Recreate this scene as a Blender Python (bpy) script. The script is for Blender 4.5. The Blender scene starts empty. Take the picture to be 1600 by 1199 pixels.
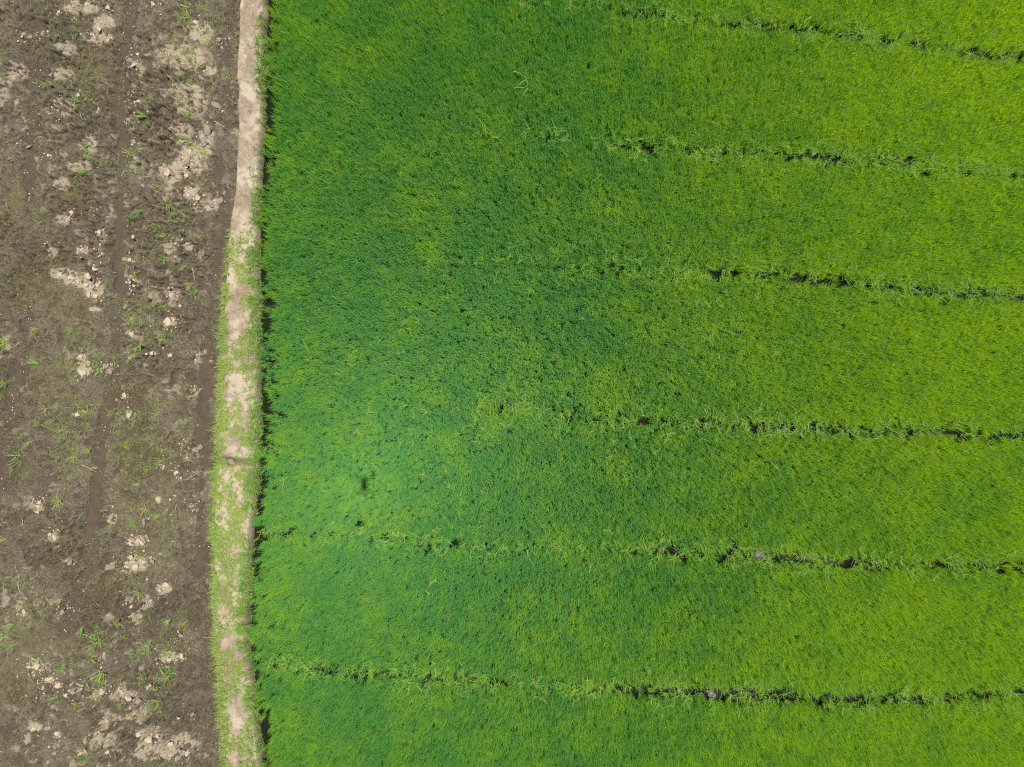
import bpy, math, random
import numpy as np
from mathutils import Vector

# ------------------------------------------------------------------ camera, light, exposure
H = 18.7            # camera height above the fields
S = 0.0175          # metres per photo pixel (1600 wide) at ground level
SUN = Vector((4.03, 2.72, 18.8)).normalized()
scene = bpy.context.scene
C = scene.collection

cam_data = bpy.data.cameras.new('camera')
cam_data.sensor_width = 36.0
cam_data.lens = 36.0 * H / (1600 * S)
cam_data.clip_start = 0.02
cam_data.clip_end = 2000
cam = bpy.data.objects.new('camera', cam_data)
cam.location = (0, 0, H)
cam.rotation_euler = (0, 0, 0)
C.objects.link(cam)
scene.camera = cam

world = bpy.data.worlds.new('World')
scene.world = world
world.use_nodes = True
wn = world.node_tree
bg = wn.nodes['Background']
sky = wn.nodes.new('ShaderNodeTexSky')
sky.sky_type = 'NISHITA'
sky.sun_disc = False
sky.sun_elevation = math.asin(SUN.z)
sky.sun_rotation = math.atan2(SUN.x, SUN.y)
wn.links.new(sky.outputs[0], bg.inputs[0])
bg.inputs[1].default_value = 0.085

sun_data = bpy.data.lights.new('sun', 'SUN')
sun_data.energy = 4.6
sun_data.angle = math.radians(0.53)
sun_data.color = (1.0, 0.955, 0.88)
sun = bpy.data.objects.new('sun', sun_data)
sun.rotation_euler = SUN.to_track_quat('Z', 'Y').to_euler()
C.objects.link(sun)

scene.view_settings.view_transform = 'Standard'
scene.view_settings.look = 'None'
scene.view_settings.gamma = 1
scene.view_settings.use_curve_mapping = False
scene.view_settings.exposure = 0.68
scene.cycles.use_denoising = False
scene.cycles.filter_width = 1.2
scene.cycles.max_bounces = 8
scene.cycles.transmission_bounces = 5
scene.cycles.transparent_max_bounces = 8

random.seed(7)
rng = np.random.default_rng(11)

# ------------------------------------------------------------------ helpers
def P(px, py, h=0.0):
    """photo pixel -> world xy on the plane z = h"""
    k = S * (H - h) / H
    return ((px - 800) * k, (599.5 - py) * k)

def PX(x, y):
    return x / S + 800, 599.5 - y / S

def _h(ix, iy, seed):
    n = (ix.astype(np.int64) * 374761393 + iy.astype(np.int64) * 668265263 + seed * 1274126177) & 0xffffffff
    n = ((n ^ (n >> 13)) * 1103515245) & 0xffffffff
    n = ((n ^ (n >> 16)) * 2246822519) & 0xffffffff
    return ((n ^ (n >> 15)) & 0xffffff) / float(0xffffff)

def noise(x, y, seed=0):
    ix = np.floor(x); iy = np.floor(y)
    fx = x - ix; fy = y - iy
    fx = fx * fx * (3 - 2 * fx); fy = fy * fy * (3 - 2 * fy)
    a = _h(ix, iy, seed); b = _h(ix + 1, iy, seed); c = _h(ix, iy + 1, seed); d = _h(ix + 1, iy + 1, seed)
    return (a * (1 - fx) + b * fx) * (1 - fy) + (c * (1 - fx) + d * fx) * fy

def fbm(x, y, f, seed=0, oct=4, gain=0.5):
    s = 0.0; a = 1.0; t = 0.0
    for o in range(oct):
        r = 0.6 * o + 0.4
        u = (x * math.cos(r) - y * math.sin(r)) * f; v = (x * math.sin(r) + y * math.cos(r)) * f
        s = s + a * noise(u + 17.3 * o, v - 9.1 * o, seed + o * 7); t += a
        a *= gain; f *= 2.03
    return s / t

def lumps(x, y, cell, seed, keep=0.8):
    """half-buried rounded lumps: height 0..1, each with its own radius"""
    u = x / cell; v = y / cell
    iu = np.floor(u); iv = np.floor(v)
    out = np.zeros_like(u)
    for du in (-1, 0, 1):
        for dv in (-1, 0, 1):
            cu = iu + du; cv = iv + dv
            ax = cu + 0.15 + 0.7 * _h(cu, cv, seed); ay = cv + 0.15 + 0.7 * _h(cu, cv, seed + 1)
            r = 0.35 + 0.5 * _h(cu, cv, seed + 2); ex = 0.7 + 0.7 * _h(cu, cv, seed + 3)
            on = _h(cu, cv, seed + 4) < keep
            d = ((u - ax) * ex) ** 2 + ((v - ay) / ex) ** 2
            hgt = np.sqrt(np.clip(1 - d / (r * r), 0, 1)) * r * on
            out = np.maximum(out, hgt)
    return out

def sstep(a, b, x):
    t = np.clip((x - a) / (b - a), 0, 1)
    return t * t * (3 - 2 * t)

def polydist(px, py, pts):
    """distance (photo px) to a polyline and the parameter along it (index units)"""
    best = np.full(px.shape, 1e9); par = np.zeros(px.shape)
    for i in range(len(pts) - 1):
        x0, y0 = pts[i][:2]; x1, y1 = pts[i + 1][:2]
        dx, dy = x1 - x0, y1 - y0
        t = np.clip(((px - x0) * dx + (py - y0) * dy) / (dx * dx + dy * dy), 0, 1)
        d = np.hypot(px - x0 - t * dx, py - y0 - t * dy)
        m = d < best
        best = np.where(m, d, best); par = np.where(m, i + t, par)
    return best, par

def mesh_from(name, verts, faces, mat=None, smooth=False, attrs=None):
    """faces: list of (array of Nx3 or Nx4)"""
    me = bpy.data.meshes.new(name)
    verts = np.asarray(verts, np.float32)
    me.vertices.add(len(verts)); me.vertices.foreach_set('co', verts.ravel())
    loops = np.concatenate([f.ravel() for f in faces]).astype(np.int32)
    counts = np.concatenate([np.full(len(f), f.shape[1]) for f in faces])
    starts = np.concatenate([[0], np.cumsum(counts)[:-1]]).astype(np.int32)
    me.loops.add(len(loops)); me.loops.foreach_set('vertex_index', loops)
    me.polygons.add(len(counts)); me.polygons.foreach_set('loop_start', starts)
    me.polygons.foreach_set('use_smooth', np.full(len(counts), smooth))
    for k, v in (attrs or {}).items():
        v = np.asarray(v, np.float32)
        if v.ndim == 1:
            a = me.attributes.new(k, 'FLOAT', 'POINT'); a.data.foreach_set('value', v)
        else:
            a = me.attributes.new(k, 'FLOAT_VECTOR', 'POINT'); a.data.foreach_set('vector', v.ravel())
    me.update(calc_edges=True)
    me.validate()
    if mat: me.materials.append(mat)
    return me

def link(name, me, parent=None, kind=None, label=None, cat=None, group=None):
    o = bpy.data.objects.new(name, me); C.objects.link(o)
    if parent: o.parent = parent
    if kind: o['kind'] = kind
    if label: o['label'] = label
    if cat: o['category'] = cat
    if group: o['group'] = group
    return o

def grid_mesh(name, x0, x1, y0, y1, step, fn, mat):
    nx = int((x1 - x0) / step) + 1; ny = int((y1 - y0) / step) + 1
    xs = np.linspace(x0, x1, nx); ys = np.linspace(y0, y1, ny)
    X, Y = np.meshgrid(xs, ys)
    X = X.ravel(); Y = Y.ravel()
    Z, attrs = fn(X, Y)
    i = np.arange(nx * ny).reshape(ny, nx)
    q = np.stack([i[:-1, :-1], i[:-1, 1:], i[1:, 1:], i[1:, :-1]], -1).reshape(-1, 4)
    return mesh_from(name, np.stack([X, Y, Z], 1), [q], mat, True, attrs)

# ------------------------------------------------------------------ materials
def mat_new(name):
    m = bpy.data.materials.new(name); m.use_nodes = True
    nt = m.node_tree
    return m, nt, nt.nodes['Principled BSDF'], nt.nodes['Material Output']

def N(nt, t, **kw):
    n = nt.nodes.new(t)
    for k, v in kw.items(): setattr(n, k, v)
    return n

def attr(nt, name, typ='GEOMETRY'):
    n = N(nt, 'ShaderNodeAttribute'); n.attribute_name = name; n.attribute_type = typ
    return n

def mixc(nt, a, b, f, mode='MIX'):
    n = N(nt, 'ShaderNodeMix', data_type='RGBA', blend_type=mode)
    for sock, v in ((n.inputs[6], a), (n.inputs[7], b), (n.inputs[0], f)):
        if hasattr(v, 'is_output') or hasattr(v, 'links'): nt.links.new(v, sock)
        elif isinstance(v, tuple): sock.default_value = (*v, 1)
        else: sock.default_value = v
    return n.outputs[2]

def ramp(nt, fac, a, b):
    n = N(nt, 'ShaderNodeMapRange', interpolation_type='SMOOTHSTEP')
    n.inputs[1].default_value = a; n.inputs[2].default_value = b
    nt.links.new(fac, n.inputs[0])
    return n.outputs[0]

def nz(nt, scale, detail=4, rough=0.6, coord='Object'):
    t = N(nt, 'ShaderNodeTexCoord')
    n = N(nt, 'ShaderNodeTexNoise')
    n.inputs['Scale'].default_value = scale; n.inputs['Detail'].default_value = detail; n.inputs['Roughness'].default_value = rough
    nt.links.new(t.outputs[coord], n.inputs['Vector'])
    return n

def soil_material(name, c_main, c_alt, c_dry, c_algae, spec=0.4, lo=0.42, hi=1.5):
    """mud whose vertex attributes say how dry, how wet and how slimy with algae it is"""
    m, nt, bs, out = mat_new(name)
    n1 = nz(nt, 3.1, 6, 0.65); n2 = nz(nt, 23, 6, 0.8); n3 = nz(nt, 60, 3, 0.7)
    c = mixc(nt, c_main, c_alt, ramp(nt, n1.outputs[0], 0.38, 0.62))
    c = mixc(nt, c, c_algae, attr(nt, 'algae').outputs['Fac'])
    sp = ramp(nt, n2.outputs[0], 0.34, 0.66)
    dark = mixc(nt, c, (lo, lo, lo), 1.0, 'MULTIPLY')
    c = mixc(nt, dark, mixc(nt, c, (hi, hi * .98, hi * .95), 1.0, 'MULTIPLY'), sp)
    dry2 = mixc(nt, c_dry, tuple(v * 0.72 for v in c_dry), ramp(nt, n3.outputs[0], 0.35, 0.7))
    c = mixc(nt, c, dry2, attr(nt, 'dry').outputs['Fac'])
    wet = attr(nt, 'wet').outputs['Fac']
    c = mixc(nt, c, mixc(nt, c, (0.68, 0.64, 0.58), 1.0, 'MULTIPLY'), wet)
    nt.links.new(c, bs.inputs['Base Color'])
    r = N(nt, 'ShaderNodeMapRange'); nt.links.new(wet, r.inputs[0])
    r.inputs[3].default_value = 0.85; r.inputs[4].default_value = 0.33
    nt.links.new(r.outputs[0], bs.inputs['Roughness'])
    bs.inputs['Specular IOR Level'].default_value = spec
    b1 = N(nt, 'ShaderNodeBump'); b1.inputs['Strength'].default_value = 1.0; b1.inputs['Distance'].default_value = 0.05
    nt.links.new(n2.outputs[0], b1.inputs['Height'])
    b2 = N(nt, 'ShaderNodeBump'); b2.inputs['Strength'].default_value = 0.7; b2.inputs['Distance'].default_value = 0.008
    nt.links.new(n3.outputs[0], b2.inputs['Height']); nt.links.new(b1.outputs[0], b2.inputs['Normal'])
    nt.links.new(b2.outputs[0], bs.inputs['Normal'])
    return m

def leaf_material(name, refl_a, refl_b, tran_a, tran_b, dead, dead_at=0.965, transl=0.42, rough=0.42, spec=0.5, tint_type='INSTANCER', sheen=0.0):
    m, nt, bs, out = mat_new(name)
    tint = attr(nt, 'tint', tint_type).outputs['Fac']
    br = attr(nt, 'br').outputs['Fac']
    t = N(nt, 'ShaderNodeMath', operation='MULTIPLY_ADD', use_clamp=True)
    nt.links.new(br, t.inputs[0]); t.inputs[1].default_value = 0.55
    s = N(nt, 'ShaderNodeMath', operation='SUBTRACT'); nt.links.new(tint, s.inputs[0]); s.inputs[1].default_value = 0.275
    nt.links.new(s.outputs[0], t.inputs[2])
    cr = mixc(nt, refl_a, refl_b, t.outputs[0])
    ct = mixc(nt, tran_a, tran_b, t.outputs[0])
    dd = N(nt, 'ShaderNodeMath', operation='GREATER_THAN'); nt.links.new(br, dd.inputs[0]); dd.inputs[1].default_value = dead_at
    cr = mixc(nt, cr, dead, dd.outputs[0]); ct = mixc(nt, ct, dead, dd.outputs[0])
    bs.inputs['Roughness'].default_value = rough
    bs.inputs['Specular IOR Level'].default_value = spec
    bs.inputs['Diffuse Roughness'].default_value = 1.0
    bs.inputs['Sheen Weight'].default_value = sheen; bs.inputs['Sheen Roughness'].default_value = 0.35; bs.inputs['Sheen Tint'].default_value = (0.38, 0.95, 0.62, 1)
    nt.links.new(cr, bs.inputs['Base Color'])
    tr = N(nt, 'ShaderNodeBsdfTranslucent'); nt.links.new(ct, tr.inputs[0])
    mx = N(nt, 'ShaderNodeMixShader'); mx.inputs[0].default_value = transl
    nt.links.new(bs.outputs[0], mx.inputs[1]); nt.links.new(tr.outputs[0], mx.inputs[2])
    nt.links.new(mx.outputs[0], out.inputs['Surface'])
    return m

def plain(name, col, rough=0.7, spec=0.4, var=0.25, scale=30, bump=0.3, metallic=0):
    m, nt, bs, out = mat_new(name)
    n = nz(nt, scale, 5, 0.65)
    c = mixc(nt, tuple(v * (1 - var) for v in col), tuple(min(1, v * (1 + var)) for v in col), ramp(nt, n.outputs[0], 0.3, 0.7))
    nt.links.new(c, bs.inputs['Base Color'])
    bs.inputs['Roughness'].default_value = rough; bs.inputs['Specular IOR Level'].default_value = spec
    bs.inputs['Metallic'].default_value = metallic
    if bump:
        b = N(nt, 'ShaderNodeBump'); b.inputs['Strength'].default_value = bump; b.inputs['Distance'].default_value = 0.01
        nt.links.new(n.outputs[0], b.inputs['Height']); nt.links.new(b.outputs[0], bs.inputs['Normal'])
    return m

def water_material(name, col, alpha):
    m, nt, bs, out = mat_new(name)
    n = nz(nt, 6, 4, 0.6)
    c = mixc(nt, tuple(v * 0.85 for v in col), tuple(v * 1.15 for v in col), ramp(nt, n.outputs[0], 0.3, 0.7))
    nt.links.new(c, bs.inputs['Base Color'])
    bs.inputs['Roughness'].default_value = 0.06; bs.inputs['IOR'].default_value = 1.33
    bs.inputs['Alpha'].default_value = alpha
    b = N(nt, 'ShaderNodeBump'); b.inputs['Strength'].default_value = 0.15; b.inputs['Distance'].default_value = 0.01
    n2 = nz(nt, 9, 2, 0.5); nt.links.new(n2.outputs[0], b.inputs['Height']); nt.links.new(b.outputs[0], bs.inputs['Normal'])
    return m

M_mud = soil_material('mud', (0.143, 0.119, 0.076), (0.112, 0.091, 0.058), (0.38, 0.315, 0.215), (0.118, 0.100, 0.045))
M_bund = soil_material('path_earth', (0.33, 0.255, 0.175), (0.27, 0.205, 0.14), (0.47, 0.385, 0.275), (0.14, 0.115, 0.07), lo=0.66, hi=1.2)
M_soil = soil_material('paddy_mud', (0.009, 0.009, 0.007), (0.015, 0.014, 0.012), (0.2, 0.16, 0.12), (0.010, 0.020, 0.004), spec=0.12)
M_water = water_material('muddy_water', (0.076, 0.056, 0.037), 0.9)
M_pwater = water_material('paddy_water', (0.018, 0.020, 0.016), 0.85)
M_rice = leaf_material('rice_leaf', (0.080, 0.270, 0.058), (0.265, 0.440, 0.018), (0.27, 0.60, 0.000), (0.66, 0.84, 0.000), (0.50, 0.46, 0.10), dead_at=0.988, transl=0.48, sheen=0.38, spec=0.25)
M_pale = leaf_material('pale_leaf', (0.17, 0.37, 0.055), (0.34, 0.48, 0.08), (0.24, 0.48, 0.02), (0.40, 0.58, 0.03), (0.48, 0.40, 0.2), dead_at=0.93)
M_weed = leaf_material('weed_leaf', (0.15, 0.32, 0.055), (0.35, 0.47, 0.08), (0.18, 0.40, 0.02), (0.36, 0.52, 0.03), (0.48, 0.38, 0.2), dead_at=0.88)
M_weed_obj = leaf_material('tuft_leaf', (0.15, 0.34, 0.06), (0.36, 0.48, 0.08), (0.18, 0.42, 0.02), (0.36, 0.52, 0.03), (0.48, 0.38, 0.2), dead_at=0.9, tint_type='OBJECT')
M_straw = plain('dry_straw', (0.46, 0.36, 0.22), 0.7, 0.3)
M_stem = plain('pale_stem', (0.15, 0.28, 0.07), 0.5, 0.4)
M_clod_dry = plain('dry_clod', (0.36, 0.285, 0.20), 0.9, 0.2, 0.22, 22, 0.7)
M_clod_grey = plain('grey_clod', (0.20, 0.16, 0.12), 0.75, 0.4, 0.3, 22, 0.8)
M_clod_wet = plain('wet_clod', (0.10, 0.09, 0.078), 0.28, 0.6, 0.35, 20, 0.9)
M_glint = plain('glint_bead', (0.8, 0.8, 0.78), 0.12, 0.6, 0.05, 50, 0)  # glossy white of the beads added as sun glints

# ------------------------------------------------------------------ layout, in photo pixels
bund_l = [(0, 374), (100, 370), (200, 371), (300, 366), (350, 359), (430, 352), (500, 347), (600, 343), (700, 340), (800, 334),
          (900, 333), (1000, 336), (1060, 342), (1199, 352)]
bund_r = [(0, 408), (100, 406), (200, 404), (300, 398), (400, 396), (500, 397), (600, 398), (700, 396), (780, 390), (850, 385), (930, 380), (1000, 380),
          (1060, 387), (1120, 394), (1199, 402)]
def edge(tab, py):
    return np.interp(py, [p[0] for p in tab], [p[1] for p in tab])

rut_a = [(70, -60), (65, 0), (60, 60), (55, 130), (50, 200), (45, 300), (48, 400), (38, 520), (22, 600), (8, 700), (-20, 860)]
rut_b = [(210, -60), (205, 10), (200, 45), (194, 80), (189, 150), (192, 250), (188, 320), (189, 400), (184, 470), (181, 540), (174, 600),
         (165, 650), (157, 700), (150, 760), (141, 830), (139, 870), (120, 930), (100, 990)]
rut_c = [(362, -60), (362, 20), (360, 60), (357, 110), (352, 170), (347, 230), (350, 290), (350, 330), (340, 380), (335, 430), (327, 480), (325, 530),
         (322, 600), (319, 650), (318, 700), (314, 780), (318, 830), (312, 890), (316, 950), (324, 1050), (336, 1199), (340, 1300)]

dry_patches = [(130,15,30,12),(165,40,20,15),(110,80,15,12),(30,115,18,15),(100,120,25,12),(155,60,25,14),(285,90,40,22),(310,50,25,20),
 (300,160,28,30),(300,250,25,30),(285,210,20,20),(270,270,20,20),(105,170,20,15),(140,230,16,20),(100,290,14,12),(130,262,20,10),(105,345,16,11),
 (162,366,7,9),(130,392,15,8),(85,395,9,9),(160,396,6,6),(100,428,24,9),(125,440,26,12),(148,450,20,16),(150,483,12,4),(270,390,9,11),(297,388,8,6),
 (275,465,11,18),(265,503,15,9),(205,522,7,8),(243,553,6,4),(270,556,5,4),(133,575,12,15),(130,560,8,8),(204,648,9,9),(122,648,7,6),(58,792,11,11),
 (90,838,9,10),(248,781,6,6),(178,810,8,10),(217,845,11,8),(215,880,18,15),(175,885,10,8),(110,875,8,8),(260,918,12,9),(205,935,9,6),(232,940,11,13),
 (215,965,12,10),(175,962,12,10),(57,1042,13,14),(75,1063,12,6),(92,1070,6,7),(120,1080,14,7),(157,1082,11,9),(200,1085,25,12),(220,1110,20,15),
 (165,1130,10,8),(240,1145,25,15),(290,1155,28,15),(160,1155,30,15),(270,1178,22,10),(270,1025,16,9),(90,1145,8,4),(55,1135,12,9),(128,1175,7,5),
 (325,215,12,20),(330,320,14,12),(318,240,15,10),(280,140,18,12),(330,110,12,10),(320,60,12,12),(245,1170,40,18),(190,1120,20,10),(300,300,15,15)]
algae_patches = [(225,720,60,60),(235,800,55,55),(60,1000,60,40),(20,1050,50,60),(120,1010,50,35),(150,115,35,70),(150,900,40,40),(60,440,60,50),
                 (90,600,60,60),(170,920,40,40),(210,620,60,40),(30,310,40,60),(110,480,50,50),(110,310,40,40)]
rough_zones = [(130,130,90,120),(130,330,80,110),(30,400,50,100),(250,170,70,120),(260,400,60,120),(250,560,60,50),(120,860,90,60),(200,960,110,60),(220,1100,110,90),(60,60,70,70)]

def splat(px, py, items, soft=0.5):
    o = np.zeros_like(px)
    for cx, cy, rx, ry in items:
        d = np.sqrt(((px - cx) / rx) ** 2 + ((py - cy) / ry) ** 2)
        o = np.maximum(o, 1 - np.clip((d - soft) / (1.25 - soft), 0, 1))
    return o

WATER_Z = -0.045

def mud_height(X, Y, full=True):
    px, py = PX(X, Y)
    da, ta = polydist(px, py, rut_a); db, tb = polydist(px, py, rut_b); dc, tc = polydist(px, py, rut_c)
    wob = (fbm(X, Y, 2.6, 31, 6, 0.72) - 0.5) * 34
    pit = np.clip(lumps(X + (fbm(X, Y, 9, 45, 2) - .5) * .1, Y + (fbm(X, Y, 9, 47, 2) - .5) * .1, 0.10, 600, 0.5) * 4 - .9, 0, 1) * sstep(.36, .52, fbm(X, Y, 1.7, 48, 3))
    ga = np.exp(-(np.maximum(da + wob - 4, 0) / 6) ** 2)
    gb = np.exp(-(np.maximum(db + wob * 0.6 - 5, 0) / 4.5) ** 2)
    gc = np.exp(-(np.maximum(dc + wob * 1.0 - 5, 0) / 6) ** 2)
    rough = np.clip(0.45 + splat(px, py, rough_zones, 0.2), 0, 1.3)
    algae = splat(px, py, algae_patches, 0.1)
    rough = rough * (1 - 0.55 * algae)
    calm = np.maximum(np.maximum(ga * .8, gb), gc * 0.55)
    z = (fbm(X, Y, 0.5, 3, 3) - 0.5) * 0.05
    z = z + (fbm(X, Y, 3.5, 5, 5, 0.6) - 0.5) * 0.16 * rough * (1 - 0.6 * calm)
    sel = sstep(0.35, 0.62, fbm(X, Y, 1.3, 77, 3))
    wx = X + (fbm(X, Y, 7, 41, 2) - .5) * 0.12; wy = Y + (fbm(X, Y, 7, 43, 2) - .5) * 0.12
    l1 = lumps(wx, wy, 0.19, 100, 0.55) * sel
    l2 = lumps(wx, wy, 0.095, 200, 0.7)
    l3 = lumps(wx + 5, wy, 0.05, 300, 0.75)
    z = z + (l1 * 0.17 + l2 * 0.15 + l3 * 0.08) * rough * (1 - 0.55 * calm) - pit * 0.16 * rough * (1 - 0.9 * calm)
    # modulated trough depth: water shows only where the furrow is deep
    ma = sstep(0.50, 0.62, fbm(X, Y, 0.9, 51, 2)) ; mb = sstep(0.30, 0.42, fbm(X * 0.4, Y, 0.8, 53, 2)); mc = sstep(0.50, 0.60, fbm(X, Y, 0.9, 57, 2))
    mb = mb * (1 - 0.8 * sstep(880, 930, py)) * (0.35 + 0.65 * sstep(60, 80, py))
    mc = mc * (1 - 0.8 * sstep(860, 930, py))
    z = z - ga * (0.03 + 0.055 * ma) - gb * (0.035 + 0.09 * mb) - gc * (0.02 + 0.085 * mc)
    # soft ridges of turned earth thrown up on both sides of the middle furrow
    z = z + 0.035 * np.exp(-((db - 16) / 7) ** 2) * rough
    if not full: return z
    patch = splat(px, py, dry_patches, 0.3)
    fine = fbm(X, Y, 9, 61, 4, 0.62)
    top = (l1 * 1.2 + l2 * 0.8 + l3 * .5) * 1.0
    dry = sstep(0.46, 0.57, fine + 0.30 * (patch - 0.62) + 0.40 * (top - 0.30)) * sstep(0.15, 0.5, patch)
    stray = sstep(0.66, 0.74, fbm(X, Y, 5, 67, 4, 0.6) + 0.12 * (top - .3)) * 0.7 * sstep(0.4, 0.6, fbm(X, Y, 0.6, 68, 2)) * (1 - algae)
    dry = np.clip(np.maximum(dry, stray), 0, 1) * (1 - calm * 0.9)
    grey = sstep(30, 0, px) * 0.3
    wet = np.clip(sstep(0.03, -0.045, z) * 1.0 + 0.55 * sstep(0.5, 0.62, fbm(X, Y, 1.1, 71, 3)) * (1 - rough * .4) + calm * 0.35
                  + 0.9 * sstep(60, 10, np.hypot((px - 12) * 1.0, (py - 640) * 0.35)), 0, 1) * (1 - dry)
    alg = np.clip(algae * (0.4 + 0.9 * fbm(X, Y, 6, 81, 3)), 0, 1) * (1 - dry)
    return z, {'dry': dry, 'wet': wet, 'algae': alg}

def mud_fn(X, Y):
    z, at = mud_height(X, Y)
    px, py = PX(X, Y)
    # the sheet dives under the path's foot
    under = sstep(0, 14, px - edge(bund_l, py) - 4)
    return z - under * 0.5, at

# ------------------------------------------------------------------ setting
X0, X1, Y0, Y1 = -16.6, 16.6, -12.8, 12.8
far = bpy.data.meshes.new('ground')
far.from_pydata([(-400, -400, -0.6), (400, -400, -0.6), (400, 400, -0.6), (-400, 400, -0.6)], [], [(0, 1, 2, 3)])
mfar, nt, bs, out = mat_new('far_ground')
nn = nz(nt, 0.6, 8, 0.7)
nt.links.new(mixc(nt, (0.07, 0.11, 0.025), (0.12, 0.105, 0.06), ramp(nt, nn.outputs[0], 0.4, 0.6)), bs.inputs['Base Color'])
bs.inputs['Roughness'].default_value = 0.9
far.materials.append(mfar)
link('ground', far, kind='structure')

link('mud_field', grid_mesh('mud_field', X0, -6.75, Y0, Y1, 0.0225, mud_fn, M_mud), kind='structure')

def flat(name, x0, x1, y0, y1, z, mat):
    me = bpy.data.meshes.new(name)
    me.from_pydata([(x0, y0, z), (x1, y0, z), (x1, y1, z), (x0, y1, z)], [], [(0, 1, 2, 3)])
    me.materials.append(mat)
    return link(name, me, kind='structure')
flat('furrow_water', X0, -7.2, Y0, Y1, WATER_Z, M_water)

# ---- the raised earth path (bund) between the two fields
BH = 0.19
def bund_z(X, Y):
    k = H / (H - BH)
    px, py = PX(X * k, Y * k)
    w = (fbm(X, Y, 2.5, 91, 3) - 0.5) * 7
    l = edge(bund_l, py) + w * 0.8; r = edge(bund_r, py) + w * 0.6 + 1
    prof = sstep(-6, 3, px - l) * sstep(-9, 2, r - px)
    u = (px - l) / (r - l)
    z = BH * prof - 0.24 * (1 - prof)
    z = z + (fbm(X, Y, 4, 93, 4) - 0.5) * 0.06 * prof + lumps(X, Y, 0.11, 400, 0.35) * 0.02 * prof
    notch = np.exp(-((py - 722 + (px - 370) * -0.08) / 5.5) ** 2)
    z = z - 0.15 * notch * prof
    return z, px, py, u, prof, notch
def bund_fn(X, Y):
    z, px, py, u, prof, notch = bund_z(X, Y)
    dry = sstep(0.36, 0.62, fbm(X, Y, 2.2, 95, 4)) * prof * (1 - notch)
    tram = sstep(0.55, 0.68, fbm(X, Y, 7, 97, 4))
    alg = np.clip(notch * 1.2 + tram * 0.35 + (1 - sstep(0.3, 0.9, prof)), 0, 1)
    return z, {'dry': dry * (1 - tram * .6), 'wet': np.clip((1 - prof) * 0.8 + notch * 0.3, 0, 1), 'algae': alg}
link('earth_path', grid_mesh('earth_path', -8.5, -6.6, Y0, Y1, 0.022, bund_fn, M_bund), kind='structure')

# ---- rice field furrows: polyline with a strength for each point
furrows = [
 [(740, 2, .12), (900, 10, .3), (1000, 22, .45), (1080, 36, .6), (1200, 46, .7), (1300, 56, .75), (1400, 68, .8), (1480, 80, .75), (1540, 90, .85), (1600, 97, .9), (1700, 112, .9)],
 [(760, 208, .05), (850, 216, .25), (930, 224, .3), (1000, 233, .45), (1100, 239, .55), (1200, 244, .65), (1300, 250, .7), (1400, 258, .55), (1500, 268, .6), (1600, 276, .6), (1700, 284, .6)],
 [(680, 412, .05), (850, 420, .2), (960, 425, .35), (1080, 426, .4), (1200, 433, .6), (1300, 440, .7), (1400, 452, .75), (1460, 458, .95), (1600, 465, .85), (1700, 472, .8)],
 [(760, 635, .1), (900, 652, .35), (1000, 657, .45), (1100, 663, .75), (1200, 668, .9), (1300, 672, .85), (1400, 672, .85), (1500, 676, .9), (1600, 684, .7), (1700, 690, .7)],
 [(398, 838, .35), (550, 832, .4), (640, 845, .4), (760, 853, .3), (900, 856, .2), (1000, 856, .4), (1060, 862, .95), (1180, 868, 1.2), (1300, 878, .9), (1400, 882, .6), (1500, 882, .7), (1600, 884, .7), (1700, 886, .7)],
 [(398, 1028, .5), (520, 1048, .65), (620, 1052, .7), (720, 1060, .6), (850, 1070, .45), (950, 1074, .5), (1030, 1078, 1.4), (1150, 1084, 1.4), (1250, 1086, 1.2), (1350, 1092, .85), (1450, 1090, .75), (1600, 1080, .8), (1700, 1076, .8)]]
holes = [(1030, 1076, 9, 8), (1085, 1080, 9, 8), (1125, 1086, 10, 9), (1160, 1080, 10, 8), (1222, 1082, 11, 8), (1310, 1088, 9, 7), (1400, 1092, 9, 6), (1430, 1088, 9, 7), (1480, 1088, 8, 6), (1020, 860, 8, 5),
         (1125, 868, 9, 5), (1235, 872, 9, 5), (1320, 878, 10, 5), (1200, 430, 9, 4), (1240, 438, 8, 5), (1390, 448, 10, 5), (1100, 664, 10, 5), (1180, 668, 9, 6), (1260, 672, 10, 5), (1350, 674, 9, 5),
         (1490, 680, 10, 5), (1170, 44, 10, 5), (1190, 50, 12, 5), (1290, 54, 10, 5), (1380, 66, 12, 5), (1500, 86, 10, 5), (1160, 240, 10, 5), (640, 1052, 8, 5), (550, 1048, 7, 5), (590, 1050, 9, 4), (690, 1060, 8, 5), (1147, 854, 9, 7), (1185, 866, 12, 9), (1440, 457, 8, 5), (1462, 459, 16, 5.5), (1040, 1080, 10, 6), (1110, 1084, 13, 8), (1060, 1078, 8, 6), (1205, 1082, 10, 6), (1290, 874, 8, 6),
         (1055, 856, 7, 6), (1590, 88, 10, 5), (1430, 72, 9, 5), (400, 726, 10, 6), (1545, 92, 9, 5), (1250, 1088, 8, 6), (1170, 1084, 7, 5), (1375, 1092, 9, 6), (1350, 1090, 7, 6),
         (1360, 845, 3, 4), (1575, 880, 7, 4), (1530, 463, 10, 6), (1145, 668, 8, 5), (1250, 246, 10, 5), (430, 1038, 12, 7), (1340, 258, 7, 4)]

hr = random.Random(5)
for fl in furrows:
    for (xa, ya, sa), (xb, yb, sb) in zip(fl[:-1], fl[1:]):
        for q in range(int((xb - xa) / 9)):
            t = hr.random(); st = sa + (sb - sa) * t
            if hr.random() < st * 0.72 - 0.1:
                holes.append((xa + (xb - xa) * t, ya + (yb - ya) * t + hr.gauss(0, 6.5), hr.uniform(3.5, 9), hr.uniform(2.8, 5.6)))
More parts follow.
